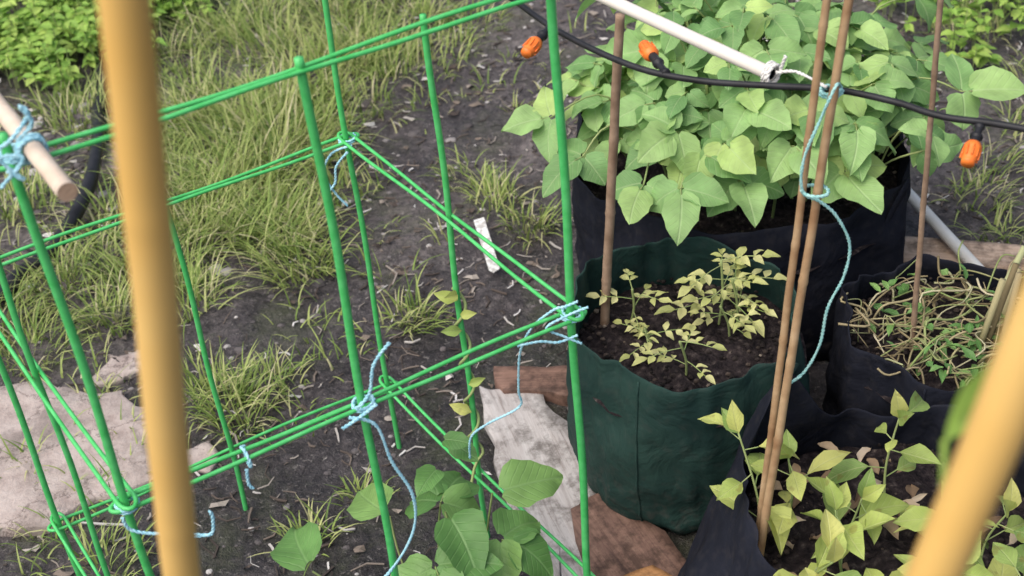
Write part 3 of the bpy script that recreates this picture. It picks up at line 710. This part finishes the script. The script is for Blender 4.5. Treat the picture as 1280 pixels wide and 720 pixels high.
twine('garden_twine',[yp(1.975,[(-232,673),(-266,662),(-284,626),(-271,586),(-255,560)]),loops((-.241,1.998,.672),.012,2,(0,0,1)),yp(1.97,[(-240,665),(-262,640),(-268,610),(-285,590)])],M_twine,r=.0018)
twine('garden_twine',[yp(1.475,[(83,707),(67,696),(51,687),(22,657),(3,611),(-4,540),(-5,503),(-52,471),(-78,443),(-84,396)],.006),yp(1.47,[(0,646),(30,650),(54,646),(80,655)]),yp(1.47,[(96,700),(70,690),(40,672),(62,655),(85,640)]),loops((.0755,1.493,.672),.013,2,(0,0,1)),loops((.0755,1.493,.672),.012,1,(.6,.1,1))],M_twine,r=.0016)
twine('garden_twine',[yp(1.335,[(-151,780),(-174,748),(-185,704),(-205,680)]),yp(1.335,[(-215,668),(-184,651),(-172,587),(-153,527),(-157,468),(-183,410),(-223,359),(-257,352),(-290,372)]),loops((-.197,1.354,.672),.012,2,(0,0,1)),yp(1.33,[(-225,655),(-200,672),(-178,690)])],M_twine,r=.0021)
twine('garden_twine',[loops((-.338,1.285,.665),.012,1,(1,.5,0)),yp(1.27,[(-338,658),(-340,634),(-336,625)])],M_twine,r=.0018)
twine('garden_twine',[yp(1.195,[(-473,671),(-469,651),(-447,641),(-408,636),(-379,630),(-371,655),(-372,668)]),yp(1.195,[(-379,630),(-400,629)]),loops((-.47,1.215,.672),.012,2,(0,0,1))],M_twine,r=.0018)
twine('garden_twine',[yp(1.19,[(-474,1171),(-455,1182),(-433,1206),(-438,1215),(-432,1197),(-450,1180)]),yp(1.19,[(-469,1148),(-456,1137),(-473,1162),(-450,1160),(-480,1130)]),loops((-.465,1.22,1.15),.014,2,(0,0,1)),loops((-.447,1.21,1.158),.0125,3,(.5,-.86,0))],M_twine,r=.0019)
twine('garden_twine',[[(.414,1.50,.975)]+yp(1.47,[(400,993),(384,949),(367,895),(368,849),(390,832),(412,808),(432,762),(428,712),(410,662),(403,601),(384,554),(360,533)]),loops((.385,1.475,.845),.015,1,(.1,.05,1)),loops((.405,1.508,.965),.012,2,(0,0,1))],M_twine2,r=.0019)
twine('garden_twine',[loops((.345,1.572,.96),.012,3,(.6,-.8,0)),[(.350,1.565,.965),(.372,1.55,.972),(.40,1.51,.97)],[(.355,1.565,.968),(.36,1.56,.99)]],M_pvc,r=.0020)

# ---------------------------------------------------------------- camera, light
p=math.radians(37); r=math.radians(5.3)
F=V((0,math.cos(p),-math.sin(p))); U0=V((0,math.sin(p),math.cos(p)))
R=V((1,0,0))*math.cos(r)-U0*math.sin(r); U=V((1,0,0))*math.sin(r)+U0*math.cos(r)
cam=bpy.data.cameras.new('camera'); co=bpy.data.objects.new('camera',cam); scene.collection.objects.link(co)
co.matrix_world=Matrix(((R.x,U.x,-F.x,0),(R.y,U.y,-F.y,0),(R.z,U.z,-F.z,1.85),(0,0,0,1)))
cam.sensor_width=36; cam.lens=50.625; cam.clip_start=.05; cam.clip_end=500
cam.dof.use_dof=True; cam.dof.focus_distance=2.2; cam.dof.aperture_fstop=6.5
scene.camera=co
w=bpy.data.worlds.new('World'); scene.world=w; w.use_nodes=True; nt=w.node_tree
bg=nt.nodes['Background']; sky=nt.nodes.new('ShaderNodeTexSky'); sky.sky_type='NISHITA'; sky.sun_disc=False
elv=math.radians(58); rot=math.radians(-125)
sky.sun_elevation=elv; sky.sun_rotation=rot; sky.dust_density=5; sky.air_density=1
nt.links.new(sky.outputs[0],bg.inputs[0]); bg.inputs[1].default_value=.15
sd=bpy.data.lights.new('sun','SUN'); sd.energy=2.5; sd.angle=math.radians(75); sd.color=(1,.985,.955)
so=bpy.data.objects.new('sun',sd); scene.collection.objects.link(so)
dirv=V((math.sin(rot)*math.cos(elv),math.cos(rot)*math.cos(elv),math.sin(elv)))
so.rotation_euler=dirv.to_track_quat('Z','Y').to_euler()
scene.view_settings.view_transform='Standard'; scene.view_settings.look='None'; scene.view_settings.exposure=0
